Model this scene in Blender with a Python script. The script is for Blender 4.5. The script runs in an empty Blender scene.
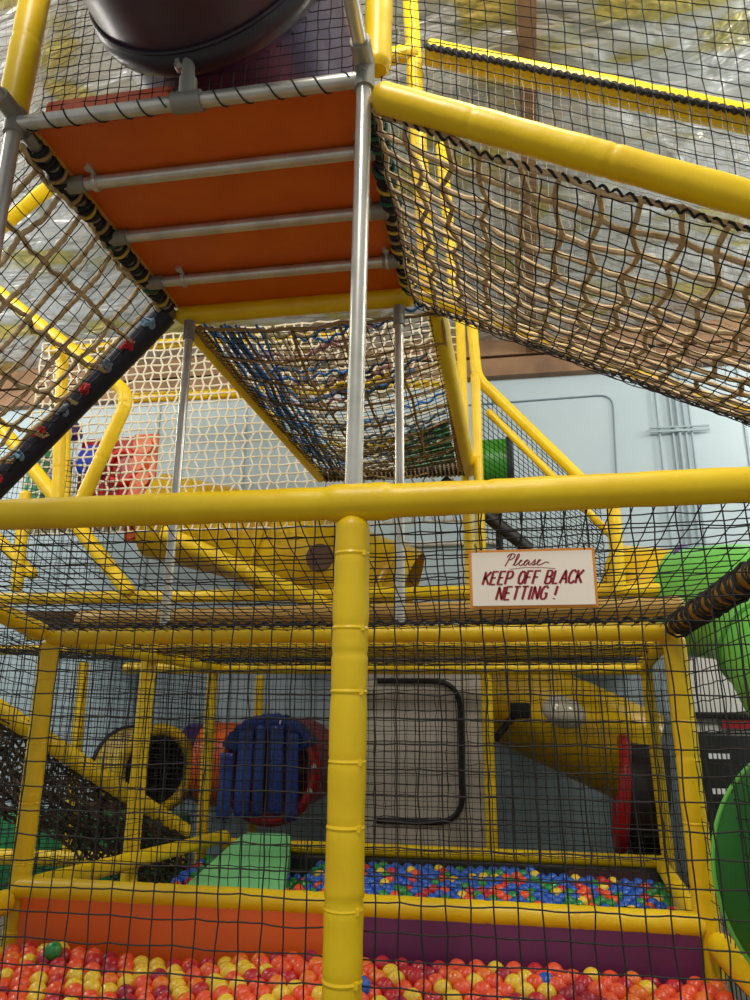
import bpy, math, random
from mathutils import Vector, Matrix
random.seed(7)
V = Vector
COL = bpy.context.scene.collection
PI = math.pi

# ------------------------------------------------------------------ materials
def lin(h):
    h = h.lstrip('#'); o = []
    for i in (0, 2, 4):
        c = int(h[i:i+2], 16) / 255
        o.append(c / 12.92 if c <= .04045 else ((c + .055) / 1.055) ** 2.4)
    return (*o, 1)

MATS = {}
def mat(name, col, rough=.5, metal=0., bump=0., bscale=30., col2=None, cscale=6., spec=.5, coat=0., sub=0.):
    if name in MATS: return MATS[name]
    m = bpy.data.materials.new(name); m.use_nodes = True
    nt = m.node_tree; b = nt.nodes['Principled BSDF']
    b.inputs['Base Color'].default_value = lin(col)
    b.inputs['Roughness'].default_value = rough
    b.inputs['Metallic'].default_value = metal
    b.inputs['Specular IOR Level'].default_value = spec
    b.inputs['Coat Weight'].default_value = coat
    tc = nt.nodes.new('ShaderNodeTexCoord')
    if col2:
        n = nt.nodes.new('ShaderNodeTexNoise'); n.inputs['Scale'].default_value = cscale; n.inputs['Detail'].default_value = 5
        r = nt.nodes.new('ShaderNodeValToRGB'); r.color_ramp.elements[0].color = lin(col); r.color_ramp.elements[1].color = lin(col2)
        r.color_ramp.elements[0].position = .42; r.color_ramp.elements[1].position = .66
        nt.links.new(tc.outputs['Object'], n.inputs['Vector']); nt.links.new(n.outputs['Fac'], r.inputs['Fac'])
        nt.links.new(r.outputs['Color'], b.inputs['Base Color'])
    if bump:
        n = nt.nodes.new('ShaderNodeTexNoise'); n.inputs['Scale'].default_value = bscale; n.inputs['Detail'].default_value = 4
        bp = nt.nodes.new('ShaderNodeBump'); bp.inputs['Strength'].default_value = bump; bp.inputs['Distance'].default_value = .01
        nt.links.new(tc.outputs['Object'], n.inputs['Vector']); nt.links.new(n.outputs['Fac'], bp.inputs['Height'])
        nt.links.new(bp.outputs['Normal'], b.inputs['Normal'])
    MATS[name] = m
    return m

YEL   = mat('yellow_vinyl', '#EEC80A', .4, 0, .15, 26, '#E6BC06', 5)
YELT  = mat('yellow_tie', '#EFC70A', .35)
YPL   = mat('yellow_plastic', '#E0B806', .28, 0, .05, 6, '#C79B02', 3)
ORG   = mat('orange_vinyl', '#D9640C', .42, 0, .15, 9, '#CF5A08', 4)
ORG2  = mat('orange_vinyl_pit', '#E8661A', .4, 0, .15, 9)
PUR   = mat('purple_vinyl', '#6A2A55', .42, 0, .15, 9, '#60244C', 4)
DPUR  = mat('dark_purple_plastic', '#35264C', .3, 0, .05, 8, '#2D2042', 3)
VIO   = mat('violet_plastic', '#4B2E7A', .4)
STEEL = mat('galvanised_steel', '#D2CEC2', .33, .65, .03, 60, '#BDB9AC', 9)
STEELD= mat('cast_grey_fitting', '#8F8C82', .5, .35, .1, 40)
BLK   = mat('black_twine', '#191716', .7)
BLK2  = mat('black_fine_twine', '#100E0D', .8)
GRYT  = mat('grey_twine', '#8E8677', .8)
TAN   = mat('tan_rope', '#D2B990', .85, 0, .3, 120, '#B89B70', 30)
TAND  = mat('dark_tan_rope', '#A08252', .85, 0, .3, 120)
WHT   = mat('cream_rope', '#DDD3BC', .8, 0, .2, 90, '#CFC2A2', 20)
BLUR  = mat('blue_rope', '#4A86D2', .8)
SOIL  = mat('brown_black_rope', '#3A3029', .9, 0, .3, 90, '#6A5A48', 14)
GRN   = mat('green_foam', '#7FD08A', .45, 0, .1, 12)
GRNP  = mat('green_plastic', '#1F6618', .35, 0, .04, 6)
LGRN  = mat('light_green_plastic', '#6CC050', .35, 0, .04, 6)
DGRN  = mat('dark_green_vinyl', '#1E7A4A', .45)
BLU   = mat('blue_vinyl', '#24408F', .35, 0, .1, 14)
RED   = mat('red_plastic', '#B5151A', .35)
BLACK = mat('black_rubber', '#0C0B0C', .5)
NAVY  = mat('navy_vinyl', '#15152A', .5, 0, .2, 40)
WALLM = mat('painted_wall', '#AFC0C8', .6, 0, .05, 3, '#A5B7C0', .8)
WOOD  = mat('brown_timber', '#8C6A4A', .6, 0, .2, 30, '#6E5038', 3)
FLOORM= mat('grey_carpet', '#77736C', .9, 0, .3, 200, '#68655F', 8)
GPAN  = mat('light_grey_panel', '#BDB4A8', .35, 0, .06, 3, '#B2A99D', 2)
WPLA  = mat('off_white_plastic', '#C9C6C2', .45)
CLEAR = mat('cloudy_dome', '#B9B5A4', .12)
SIGNW = mat('sign_cream', '#F3E6D2', .5)
SIGNO = mat('sign_orange', '#E2902F', .5)
SIGNR = mat('sign_red_paint', '#8E0F22', .5)
LIT   = mat('white_vent', '#E6E8EA', .4)

def foil():
    m = bpy.data.materials.new('foil_insulation'); m.use_nodes = True
    nt = m.node_tree; b = nt.nodes['Principled BSDF']; L = nt.links.new
    tc = nt.nodes.new('ShaderNodeTexCoord')
    mp = nt.nodes.new('ShaderNodeMapping'); mp.inputs['Scale'].default_value = (.75, 1.7, 1)
    mp.inputs['Rotation'].default_value = (0, 0, .55)
    L(tc.outputs['Object'], mp.inputs['Vector'])
    n = nt.nodes.new('ShaderNodeTexNoise'); n.inputs['Scale'].default_value = 1.3; n.inputs['Detail'].default_value = 6; n.inputs['Distortion'].default_value = .5
    L(mp.outputs['Vector'], n.inputs['Vector'])
    r = nt.nodes.new('ShaderNodeValToRGB')
    e = r.color_ramp.elements
    e[0].position = .45; e[0].color = lin('#CDCECE'); e[1].position = .70; e[1].color = lin('#D6C06C')
    x = e.new(.53); x.color = lin('#BDBEBA'); x = e.new(.60); x.color = lin('#B0A665')
    L(n.outputs['Fac'], r.inputs['Fac']); L(r.outputs['Color'], b.inputs['Base Color'])
    b.inputs['Metallic'].default_value = .45; b.inputs['Roughness'].default_value = .42
    n2 = nt.nodes.new('ShaderNodeTexNoise'); n2.inputs['Scale'].default_value = 2.6; n2.inputs['Detail'].default_value = 3.5; n2.inputs['Distortion'].default_value = .5
    L(mp.outputs['Vector'], n2.inputs['Vector'])
    bp = nt.nodes.new('ShaderNodeBump'); bp.inputs['Strength'].default_value = 1; bp.inputs['Distance'].default_value = .13
    L(n2.outputs['Fac'], bp.inputs['Height']); L(bp.outputs['Normal'], b.inputs['Normal'])
    return m
FOIL = foil()

# ------------------------------------------------------------------ mesh tools
class MB:
    def __init__(s): s.v = []; s.f = []
    def add(s, vs, fs):
        b = len(s.v); s.v.extend(vs); s.f.extend(tuple(b + i for i in f) for f in fs)
    def tube(s, pts, r, n=12, caps=True, lobes=0, lobe=0., twist=0.):
        pts = [V(p) for p in pts]; N = len(pts)
        rs = r if isinstance(r, (list, tuple)) else [r] * N
        b = len(s.v); t0 = (pts[1] - pts[0]).normalized()
        a = V((0, 0, 1)) if abs(t0.z) < .9 else V((1, 0, 0))
        u = t0.cross(a).normalized(); L = 0
        for i, p in enumerate(pts):
            t = (pts[min(i+1, N-1)] - pts[max(i-1, 0)]).normalized()
            u = (u - t * u.dot(t)).normalized(); w = t.cross(u)
            if i: L += (p - pts[i-1]).length
            for k in range(n):
                an = 2 * PI * k / n
                rr = rs[i] * (1 + (lobe * math.cos(lobes * (an + L * twist)) if lobes else 0))
                s.v.append(p + (u * math.cos(an) + w * math.sin(an)) * rr)
        for i in range(N - 1):
            for k in range(n):
                k2 = (k + 1) % n
                s.f.append((b + i*n + k, b + i*n + k2, b + (i+1)*n + k2, b + (i+1)*n + k))
        if caps:
            s.f.append(tuple(b + k for k in range(n))[::-1]); s.f.append(tuple(b + (N-1)*n + k for k in range(n)))
    def box(s, lo, hi, bev=0.):
        x0, y0, z0 = lo; x1, y1, z1 = hi
        if not bev:
            s.add([V((x, y, z)) for z in (z0, z1) for x, y in ((x0, y0), (x1, y0), (x1, y1), (x0, y1))],
                  [(3,2,1,0),(4,5,6,7),(0,1,5,4),(1,2,6,5),(2,3,7,6),(3,0,4,7)])
        else:
            import bmesh
            bm = bmesh.new(); bmesh.ops.create_cube(bm, size=1)
            for v in bm.verts:
                v.co = V(((x0+x1)/2 + v.co.x*(x1-x0), (y0+y1)/2 + v.co.y*(y1-y0), (z0+z1)/2 + v.co.z*(z1-z0)))
            bmesh.ops.bevel(bm, geom=bm.edges[:], offset=bev, segments=3, affect='EDGES', profile=.5)
            bm.verts.index_update()
            s.add([v.co.copy() for v in bm.verts], [[v.index for v in f.verts] for f in bm.faces]); bm.free()
    def torus(s, c, axis, R, r, n=28, m=8, arc=(0, 2*PI), sx=1.):
        axis = V(axis).normalized(); a = V((0, 0, 1)) if abs(axis.z) < .9 else V((1, 0, 0))
        u = axis.cross(a).normalized(); w = axis.cross(u); full = abs(arc[1]-arc[0]-2*PI) < 1e-6
        b = len(s.v); c = V(c); K = n if full else n + 1
        for i in range(K):
            an = arc[0] + (arc[1]-arc[0]) * i / n; d = u*math.cos(an) + w*math.sin(an)
            for k in range(m):
                q = 2*PI*k/m; s.v.append(c + d*(R + r*math.cos(q)) + axis*(r*sx*math.sin(q)))
        for i in range(n):
            j = (i+1) % K
            for k in range(m):
                k2 = (k+1) % m; s.f.append((b+i*m+k, b+j*m+k, b+j*m+k2, b+i*m+k2))
    def prism(s, poly, d):
        n = len(poly); d = V(d)
        p = [V(q) for q in poly]
        s.add(p + [q + d for q in p], [tuple(range(n))[::-1], tuple(range(n, 2*n))] + [(i, (i+1) % n, n + (i+1) % n, n + i) for i in range(n)])
    def shell(s, pts, r, th=.012, n=40):
        pts = [V(p) for p in pts]; N = len(pts)
        rs = r if isinstance(r, (list, tuple)) else [r]*N
        q = MB(); q.tube(pts, rs, n, False); q2 = MB(); q2.tube(pts, [x-th for x in rs], n, False)
        b = len(s.v); s.add(q.v, q.f); c = len(s.v); s.add(q2.v, [f[::-1] for f in q2.f])
        for k in range(n):
            k2 = (k+1) % n
            s.f.append((b+k2, b+k, c+k, c+k2)); e = (N-1)*n
            s.f.append((b+e+k, b+e+k2, c+e+k2, c+e+k))

def link(name, mb, m, parent=None, origin=None, smooth=True):
    o0 = V(origin) if origin is not None else (V(parent['_o']) if parent else V((0, 0, 0)))
    me = bpy.data.meshes.new(name)
    me.from_pydata([tuple(v - o0) for v in mb.v], [], mb.f)
    me.materials.append(m)
    if smooth: me.polygons.foreach_set('use_smooth', [True]*len(me.polygons))
    me.update()
    if smooth:
        try: me.set_sharp_from_angle(angle=math.radians(40))
        except Exception: pass
    o = bpy.data.objects.new(name, me); COL.objects.link(o)
    if parent:
        o.parent = parent
    else:
        o.location = o0
    o['_o'] = list(o0)
    return o

def tag(o, label, cat, group=None, kind=None):
    o['label'] = label; o['category'] = cat
    if group: o['group'] = group
    if kind: o['kind'] = kind
    return o
def thing(name, label, cat, loc, group=None):
    o = bpy.data.objects.new(name, None); COL.objects.link(o); o.location = loc; o['_o'] = list(loc); o.empty_display_size = .1
    return tag(o, label, cat, group)
def struct(name, mb, m):
    o = link(name, mb, m, smooth=False); o['kind'] = 'structure'; return o

def lerp(a, b, t): return V(a) + (V(b) - V(a)) * t
def resample(pts, step, rnd=0.):
    pts = [V(p) for p in pts]
    if rnd and len(pts) > 2:                                   # round the corners
        q = [pts[0]]
        for i in range(1, len(pts)-1):
            a, c, b = pts[i-1], pts[i], pts[i+1]
            p0 = c + (a-c).normalized()*rnd; p1 = c + (b-c).normalized()*rnd
            for k in range(9):
                t = k/8; q.append(p0*(1-t)**2 + c*2*t*(1-t) + p1*t*t)
        pts = q + [pts[-1]]
    out = [pts[0]]
    for a, b in zip(pts, pts[1:]):
        L = (b-a).length; n = max(1, round(L/step))
        out += [a + (b-a)*(i/n) for i in range(1, n+1)]
    return out

def pad(name, label, cat, pts, r=.045, seam=.62, ties=(), bulge=None, group=None, rnd=0., mtl=None, phase=.0):
    """padded pipe: foam sleeve sections with pinched seams, wrinkles, optional cable ties"""
    P = resample(pts, .009, rnd); L = 0; rs = []; rg = random.Random(len(name)*31 + len(label)*7)
    ph = [rg.random()*6 for _ in range(4)]; pos = []
    for i, p in enumerate(P):
        if i: L += (p-P[i-1]).length
        pos.append(L)
    T = pos[-1]
    tp = [t*T for t in ties]
    for L in pos:
        rr = r*(1 + .012*math.sin(L*19+ph[0]) + .010*math.sin(L*47+ph[1]))
        if seam:
            d = abs((L + phase + seam/2) % seam - seam/2); rr -= r*.06*math.exp(-(d/.006)**2); rr += r*.008*math.exp(-((d-.02)/.012)**2)
        for t in tp: rr -= r*.045*math.exp(-((L-t)/.010)**2)
        if bulge:
            for (c, w, a) in bulge: rr += a*r*max(0, min(1, (w-abs(L-c*T))/.02))
        e = min(L, T-L); rr *= 1 - .35*math.exp(-(e/.012)**2)
        rs.append(rr)
    mb = MB(); mb.tube(P, rs, 22)
    o = link(name, mb, mtl or YEL, origin=P[0])
    tag(o, label, cat, group)
    for t in tp:
        i = min(range(len(P)), key=lambda k: abs(pos[k]-t)); ax = (P[min(i+1, len(P)-1)]-P[max(i-1, 0)]).normalized()
        m = MB(); m.torus(P[i], ax, r*.93, .0042, 28, 6, sx=1.5)
        s = ax.cross(V((0, 1, 0))); s = s.normalized() if s.length > .1 else V((1, 0, 0))
        c = P[i] + (s*.8 - V((0, .6, 0))).normalized()*r*.97
        m.box(c - V((.006, .005, .007)), c + V((.006, .005, .007)))
        link('cable_tie', m, YELT, o)
    return o

def pipe(name, label, cat, a, b, r=.024, fit=(), group=None, mtl=None):
    mb = MB(); mb.tube(resample([a, b], .15), r, 20)
    o = link(name, mb, mtl or STEEL, origin=a); tag(o, label, cat, group)
    for t in fit:
        c = lerp(a, b, t); ax = (V(b)-V(a)).normalized()
        m = MB(); m.tube([c-ax*.05, c-ax*.048, c+ax*.048, c+ax*.05], [r*1.15, r*1.35, r*1.35, r*1.15], 20)
        m.tube([c + V((0, -r*1.2, 0)), c + V((0, -r*1.6, 0))], .007, 8)
        link('clamp_fitting', m, STEELD, o)
    return o

def net(mb, S, nu, nv, r, sag=.0, jit=.0, knots=1.7, sides=4, hexa=0., seed=1, du=True, dv=True, twist=False):
    """knotted netting on the surface S(u,v)"""
    rg = random.Random(seed)
    P = [[None]*(nv+1) for _ in range(nu+1)]
    for i in range(nu+1):
        for j in range(nv+1):
            u = i/nu; v = j/nv
            if hexa and 0 < i < nu and 0 < j < nv:
                u += hexa/nu * (1 if (i+j) % 2 else -1)*.5
            p = S(u, v)
            if jit: p = p + V((rg.gauss(0, jit), rg.gauss(0, jit*.5), rg.gauss(0, jit)))
            P[i][j] = p
    def strand(pts):
        q = [pts[0]]
        for a, b in zip(pts, pts[1:]):
            m = (a+b)/2; m = m + V((rg.gauss(0, sag*.5), rg.gauss(0, sag*.3), -abs(rg.gauss(sag, sag*.5)) if sag else 0))
            if sag or twist: q.append(m)
            q.append(b)
        if twist:
            q = resample(q, .02)
            mb.tube(q, r, 9, True, 3, .28, 55.)
        else: mb.tube(q, r, sides, False)
    if dv:
        for i in range(nu+1): strand(P[i])
    if du:
        for j in range(nv+1): strand([P[i][j] for i in range(nu+1)])
    if knots:
        k = r*knots
        for row in P:
            for p in row:
                mb.add([p+V(d)*k for d in ((1,0,0),(-1,0,0),(0,1,0),(0,-1,0),(0,0,1),(0,0,-1))],
                       [(0,2,4),(2,1,4),(1,3,4),(3,0,4),(2,0,5),(1,2,5),(3,1,5),(0,3,5)])
def netobj(name, label, S, nu, nv, r, m, cat='net', **k):
    mb = MB(); net(mb, S, nu, nv, r, **k)
    o = link(name, mb, m, origin=S(.5, 0)); return tag(o, label, cat)
def quad(a, b, c, d, sag=V((0, 0, 0))):
    """S over corners a(0,0) b(1,0) c(1,1) d(0,1)"""
    a, b, c, d = map(V, (a, b, c, d)); sag = V(sag)
    def S(u, v):
        return (a*(1-u)+b*u)*(1-v) + (d*(1-u)+c*u)*v + sag*(16*u*(1-u)*v*(1-v))
    return S

# ------------------------------------------------------------------ the room
m = MB(); m.box((-8.5, -4, -.1), (6.5, 8.2, 0)); struct('floor', m, FLOORM)
m = MB(); m.box((-8.5, 7.62, 0), (6.5, 7.8, 5.02)); struct('wall_back', m, WALLM)
m = MB(); m.box((-8.7, -4, 0), (-8.5, 7.8, 7.4)); struct('wall_left', m, WALLM)
m = MB(); m.box((6.5, -4, 0), (6.7, 7.8, 7.4)); struct('wall_right', m, WALLM)
m = MB(); m.box((-8.5, 7.5, 5.02), (6.5, 7.8, 5.24), .01); m.box((-8.5, 7.5, 5.27), (6.5, 7.8, 5.52), .01)
struct('trim_1', m, WOOD)
def ceil_z(y): return 5.5 + .15*(7.5-y)
m = MB(); nx, ny = 60, 50
for j in range(ny+1):
    for i in range(nx+1):
        x = -8.5 + 15*i/nx; y = 1 + 6.8*j/ny
        m.v.append(V((x, y, ceil_z(y) + .05*math.sin(x*2.6+.4*y) + .03*math.sin(y*4+x))))
for j in range(ny):
    for i in range(nx):
        a = j*(nx+1)+i; m.f.append((a, a+nx+1, a+nx+2, a+1))
o = link('ceiling', m, FOIL); o['kind'] = 'structure'
sol = o.modifiers.new('thickness', 'SOLIDIFY'); sol.thickness = .05; sol.offset = -1
# timber rafter under the foil
m = MB(); a = V((.34, 3.1, ceil_z(3.1)-.16)); b = V((.535, 7.45, ceil_z(7.45)-.12)); t = (b-a).normalized(); sx = V((.058, 0, 0)); up = V((0, 0, .11))
m.add([a-sx-up, a+sx-up, a+sx+up, a-sx+up, b-sx-up, b+sx-up, b+sx+up, b-sx+up], [(0,1,2,3),(7,6,5,4),(0,4,5,1),(1,5,6,2),(2,6,7,3),(3,7,4,0)])
struct('trim_2', m, WOOD)

# conduits on the back wall
wy = 7.585
CG = mat('painted_conduit', '#93A4AC', .5)
for k, (x0, lab) in enumerate(((1.83, 'pale blue conduit on the back wall, leftmost of the bundle with a gap beside it'),
                               (1.965, 'pale blue conduit on the back wall, second from the left in the bundle'),
                               (2.03, 'thick pale blue conduit in the middle of the wall bundle'),
                               (2.095, 'pale blue conduit on the back wall, fourth from the left in the bundle'),
                               (2.155, 'pale blue conduit at the right end of the wall bundle'))):
    o = pipe('wall_conduit', lab, 'conduit', (x0, wy, 1.6), (x0, wy, 5.0), .018 if k == 2 else .012, mtl=CG, group='conduits on the back wall')
m = MB(); m.box((1.73, 7.55, 4.27), (2.33, 7.568, 4.295), .004); m.box((1.73, 7.55, 4.315), (2.33, 7.568, 4.335), .004); m.box((1.99, 7.555, 4.28), (2.03, 7.565, 4.33))
tag(link('conduit_strut', m, CG, origin=(2, 7.55, 4.12)), 'horizontal double strut holding the conduits to the pale blue wall', 'bracket')
mb = MB(); mb.tube(resample([(-.7, 7.605, 4.72), (1.39, 7.605, 4.76), (1.33, 7.605, 3.0)], .1, .16), .009, 8)
tag(link('wall_cable', mb, mat('grey_cable', '#7C8F99', .5), origin=(1.33, 7.6, 3)), 'thin grey cable turning a rounded corner on the pale wall', 'cable')
pipe('wall_conduit', 'horizontal pale conduit low on the wall left of the sign', 'conduit', (-1.7, wy, 3.14), (.1, wy, 3.14), .03, mtl=WPLA)
mb = MB()
for x in (-6.1, -5.0, -3.9, -2.8, 2.7, 3.9): mb.box((x-.012, 7.605, 0), (x+.012, 7.618, 5.0))
o = link('wall_seam', mb, CG, smooth=False); o.name = 'trim_3'; o['kind'] = 'structure'

# ------------------------------------------------------------------ front frame (padded in yellow)
YF, YM, YB = 1.8, 3.02, 5.46
pad('padded_rail', 'thick yellow padded rail across the whole front above the black net', 'rail',
    [(-2.35, YF, 2.012), (-.352, YF, 2.006), (1.9, YF, 2.025)], .0445, .9, bulge=((.4741, .088, .15),), phase=.35)
pad('padded_post', 'yellow padded front post with cable ties in the centre foreground', 'post',
    [(-.352, YF, 1.965), (-.37, YF, .0)], .0455, .55, ties=(.052, .145, .226, .306, .38, .466, .542), phase=.2)
# steel uprights above the front rail
po = pipe('steel_post', 'bare steel post rising from the front rail to the orange platform', 'post', (-.352, YF, 2.03), (-.335, YF, 3.45), fit=(.965,))
pipe('steel_post', 'bare steel post under the left front corner of the orange platform', 'post', (-1.545, YF, 2.03), (-1.55, YF, 3.45), fit=(.965,))
for x, zt, lab in ((-1.43, 3.31, 'short bare steel post under the left rear corner of the platform'), (-.383, 3.30, 'short bare steel post under the right rear corner of the platform')):
    pipe('steel_post', lab, 'post', (x, YM, 1.79), (x, YM, zt), .021, fit=(.97,))

# ------------------------------------------------------------------ orange platform
pl = thing('orange_platform', 'orange vinyl platform seen from below, carried on steel tubes', 'platform', (-.95, 1.8, 3.4))
m = MB(); m.box((-1.53, 1.84, 3.4), (-.35, 3.03, 3.475), .012); link('vinyl_deck', m, ORG, pl)
m = MB(); m.box((-1.49, 1.85, 3.46), (-1.02, 1.95, 3.535), .015); link('deck_lip', m, mat('pale_orange_vinyl', '#E0704A', .45), pl)
m = MB(); m.tube(resample([(-1.55, YF, 3.393), (-.335, YF, 3.393)], .2), .0245, 20); ft = link('front_tube', m, STEEL, pl)
mm = MB(); pts = []
for k in range(400):
    x = -1.5 + 1.12*k/399
    if -.99 < x < -.86: 
        if len(pts) > 3: mm.tube(pts, .0028, 5); 
        pts = []; continue
    an = 2*PI*(x*11.5 + .12*math.sin(x*23)); pts.append(V((x, YF + .0265*math.cos(an), 3.393 + .0265*math.sin(an))))
mm.tube(pts, .0028, 5); link('lacing_cord', mm, BLK, ft)
for k, (y, xs) in enumerate(((2.085, (-1.41, -.40)), (2.41, (-.42,)), (2.75, (-1.35, -.40)))):
    m = MB(); m.tube(resample([(-1.53, y, 3.372), (-.345, y, 3.372)], .2), .024, 20); tb = link('cross_tube', m, STEEL, pl)
    for x in (-1.485, -.385):
        c = MB(); c.tube([(x-.035, y, 3.372), (x+.035, y, 3.372)], .032, 18); link('end_fitting', c, STEELD, tb)
    for x in xs:
        c = MB(); c.torus((x, y, 3.372), (1, 0, 0), .027, .007, 20, 6, sx=1.6); c.tube([(x, y-.02, 3.395), (x, y-.055, 3.399)], .012, 10); c.tube([(x, y-.055, 3.385), (x, y-.055, 3.40)], .016, 12)
        link('pipe_strap', c, STEEL, tb)
def wrap(x, name):
    m = MB(); m.tube(resample([(x, 1.84, 3.388), (x, 3.05, 3.375)], .2), .024, 18); s = link('side_tube', m, STEELD, pl)
    rg = random.Random(int(-x*100)); m = MB(); pts = []
    for k in range(900):
        t = k/899; an = k*.42; rr = .030 + .004*math.sin(k*.05) + .003*math.sin(k*.23)
        pts.append(V((x + rr*math.cos(an), 1.88 + 1.1*t + .008*math.sin(k*.13), 3.384 + rr*math.sin(an))))
    m.tube(pts, .0075, 6); link('black_lashing', m, BLK, s)
    y = 1.92
    while y < 2.97:
        nm, mt = rg.choices((('yellow_lashing', mat('yellow_cord', '#C4A23A', .7)), ('green_lashing', mat('green_cord', '#1B5A40', .7)), ('tan_lashing', TAND)), (2, 1.4, 1.6))[0]
        c = MB(); c.torus((x, y, 3.382), (rg.uniform(-.35, .35), 1, rg.uniform(-.3, .3)), .0375, .0075, 20, 6); link(nm, c, mt, s); y += rg.uniform(.06, .12)
wrap(-1.535, 'l'); wrap(-.33, 'r')
m = MB(); m.tube(resample([(-1.50, 1.84, 3.398), (-1.495, 3.0, 3.398)], .1), .008, 8); link('deck_piping', m, mat('cream_piping', '#B98A3A', .6), pl)
pad('padded_rail', 'yellow padded rail along the rear edge of the orange platform', 'rail', [(-1.515, YM+.03, 3.372), (-.315, YM+.03, 3.372)], .047, .7)

# pipes running forward over the camera
pipe('overhead_tube', 'dull steel tube running forward from the platform right corner', 'tube', (-.335, 1.79, 3.45), (-.335, .2, 3.45), .024, fit=(.02,))
pipe('overhead_tube', 'dull steel tube running forward from the platform left corner', 'tube', (-1.552, 1.79, 3.43), (-1.552, .2, 3.43), .024, fit=(.02,))
pad('padded_post', 'yellow padded post standing over the platform left front corner', 'post', [(-1.575, YF+.01, 3.445), (-1.55, YF+.01, 4.6)], .05, .34, phase=.02)
pad('padded_post', 'yellow padded post standing over the platform right front corner', 'post', [(-.30, YF+.04, 3.46), (-.285, YF+.04, 4.6)], .045, .5, phase=.2)

# ------------------------------------------------------------------ purple tube slide
tu = thing('purple_tube_slide', 'large dark purple tube slide ending above the orange platform', 'tube slide', (-.9, 1.85, 3.54))
ctr = V((-.905, 1.83, 3.975)); d1 = V((.08, 1, -.09)).normalized()
m = MB(); m.shell([ctr - d1*x for x in (1.3, .9, .5, .1, .0)], [.43, .43, .43, .43, .43], .014, 56); link('front_section', m, mat('plum_plastic', '#4A3440', .32, 0, .05, 8, '#40303A', 3), tu)
m = MB(); m.shell([ctr + d1*x for x in (0., .3, .6, .9)], .425, .014, 56); link('rear_section', m, DPUR, tu)
m = MB(); ax = d1; m.torus(ctr, ax, .437, .016, 64, 8, sx=2.6); m.torus(ctr - ax*.05, ax, .438, .007, 64, 6); fl = link('joint_flange', m, mat('dark_flange', '#2B2430', .35), tu)
for a in (-.5, 1.2, 2.9, 4.6):
    p = ctr + V((math.cos(a)*.45, -.035, math.sin(a)*.45)); m = MB(); m.tube([p, p - V((0, .022, 0))], .018, 12); m.tube([p - V((0, .02, 0)), p - V((0, .036, 0))], .009, 8); link('bolt', m, STEEL, fl)
m = MB(); m.tube([(-.925, 1.772, 3.592), (-.925, 1.775, 3.588), (-.925, 1.79, 3.46)], [.017, .021, .022], 18); m.tube([(-.925, 1.788, 3.482), (-.925, 1.79, 3.475), (-.925, 1.80, 3.40)], [.022, .029, .031], 18); m.tube([(-.975, 1.80, 3.393), (-.875, 1.80, 3.393)], .0335, 18)
m.tube([(-.925, 1.765, 3.47), (-.925, 1.775, 3.47)], .006, 8); m.tube([(-.925, 1.765, 3.44), (-.925, 1.775, 3.44)], .006, 8)
link('support_clamp', m, STEELD, tu)

# ------------------------------------------------------------------ right ramp
pad('padded_rail', 'thick yellow padded rail sloping down to the right from the platform', 'rail', [(-.30, YF, 3.322), (1.7, YF, 2.343)], .047, .43, phase=.1)
pad('padded_rail', 'slender yellow padded rail along the lower rear edge of the right net ramp', 'rail', [(-.29, YM, 3.355), (1.55, YM, 2.44)], .032, .8)
pad('padded_rail', 'yellow padded upper rear rail of the right ramp, laced with black cord', 'rail', [(-.24, YM+.02, 4.825), (1.7, YM+.02, 3.985)], .064, .6)
m = MB(); pts = []; rg = random.Random(3)
for k in range(260):
    t = k/259; c = lerp((-.24, YM-.052, 4.785), (1.7, YM-.052, 3.945), t); an = k*1.3
    pts.append(c + V((0, .006*math.cos(an), .006*math.sin(an))))
m.tube(pts, .015, 6); tag(link('lacing_cord', m, BLK, origin=pts[0]), 'black cord lacing the net to the yellow upper rear rail', 'cord')
SL = -.49
def ramp(u, v, x0=-.31, L=2.0, dz=0., sg=.13):
    x = x0 + L*u; z = 3.30 + SL*(x+.31) + dz
    z -= sg*4*v*(1-v)*min(1, u*4)
    if v < .5: z -= .05*(1-2*v)*min(1, u*6)
    return V((x, 1.85 + 1.15*v, z))
rn = thing('climbing_net', 'right ramp net of tan rope over black mesh sloping from the platform', 'net', (-.31, 1.85, 3.28))
m = MB(); net(m, lambda u, v: ramp(u, v, dz=.02), 18, 12, .0095, sag=.006, jit=.007, knots=1.7, sides=7, hexa=.28, seed=4); link('tan_rope_mesh', m, TAN, rn)
m = MB(); net(m, lambda u, v: ramp(u, v, dz=-.01), 40, 24, .0024, sag=.002, jit=.003, seed=5); link('black_mesh', m, BLK, rn)
m = MB(); pts = []
for k in range(300):
    t = k/299; c = ramp(t, 0) + V((0, -.01, .01)); an = k*1.15; pts.append(c + V((0, .008*math.cos(an), .008*math.sin(an))))
m.tube(pts, .0045, 6)
for k in range(0):
    m.torus(ramp(k/25*.995, 0) + V((0, -.01, .012)), (1, .4, -.4), .014, .006, 12, 6)
link('upper_edge_lacing', m, BLK, rn); m = MB(); pts = []
for k in range(300):
    t = k/299; c = ramp(t, 1) + V((0, .0, .01)); an = k*1.15; pts.append(c + V((0, .010*math.cos(an), .010*math.sin(an))))
m.tube(pts, .006, 6); link('lower_edge_lacing', m, BLK, rn)
m = MB(); net(m, quad((-.29, YM-.02, 3.42), (1.6, YM-.02, 2.50), (1.6, YM-.02, 4.06), (-.29, YM-.02, 4.84)), 42, 34, .0016, sag=.001, jit=.003, seed=8)
tag(link('safety_net', m, GRYT, origin=(.5, YM, 3.2)), 'fine grey netting behind the right ramp against the foil roof', 'net')
netobj('safety_net', 'black knotted net rising above the thick sloping yellow rail on the right', quad((-.29, 1.86, 3.34), (1.7, 1.86, 2.37), (1.7, 1.86, 4.46), (-.29, 1.86, 4.7)), 41, 36, .0019, BLK, sag=.0009, jit=.0018, seed=9)

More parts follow.
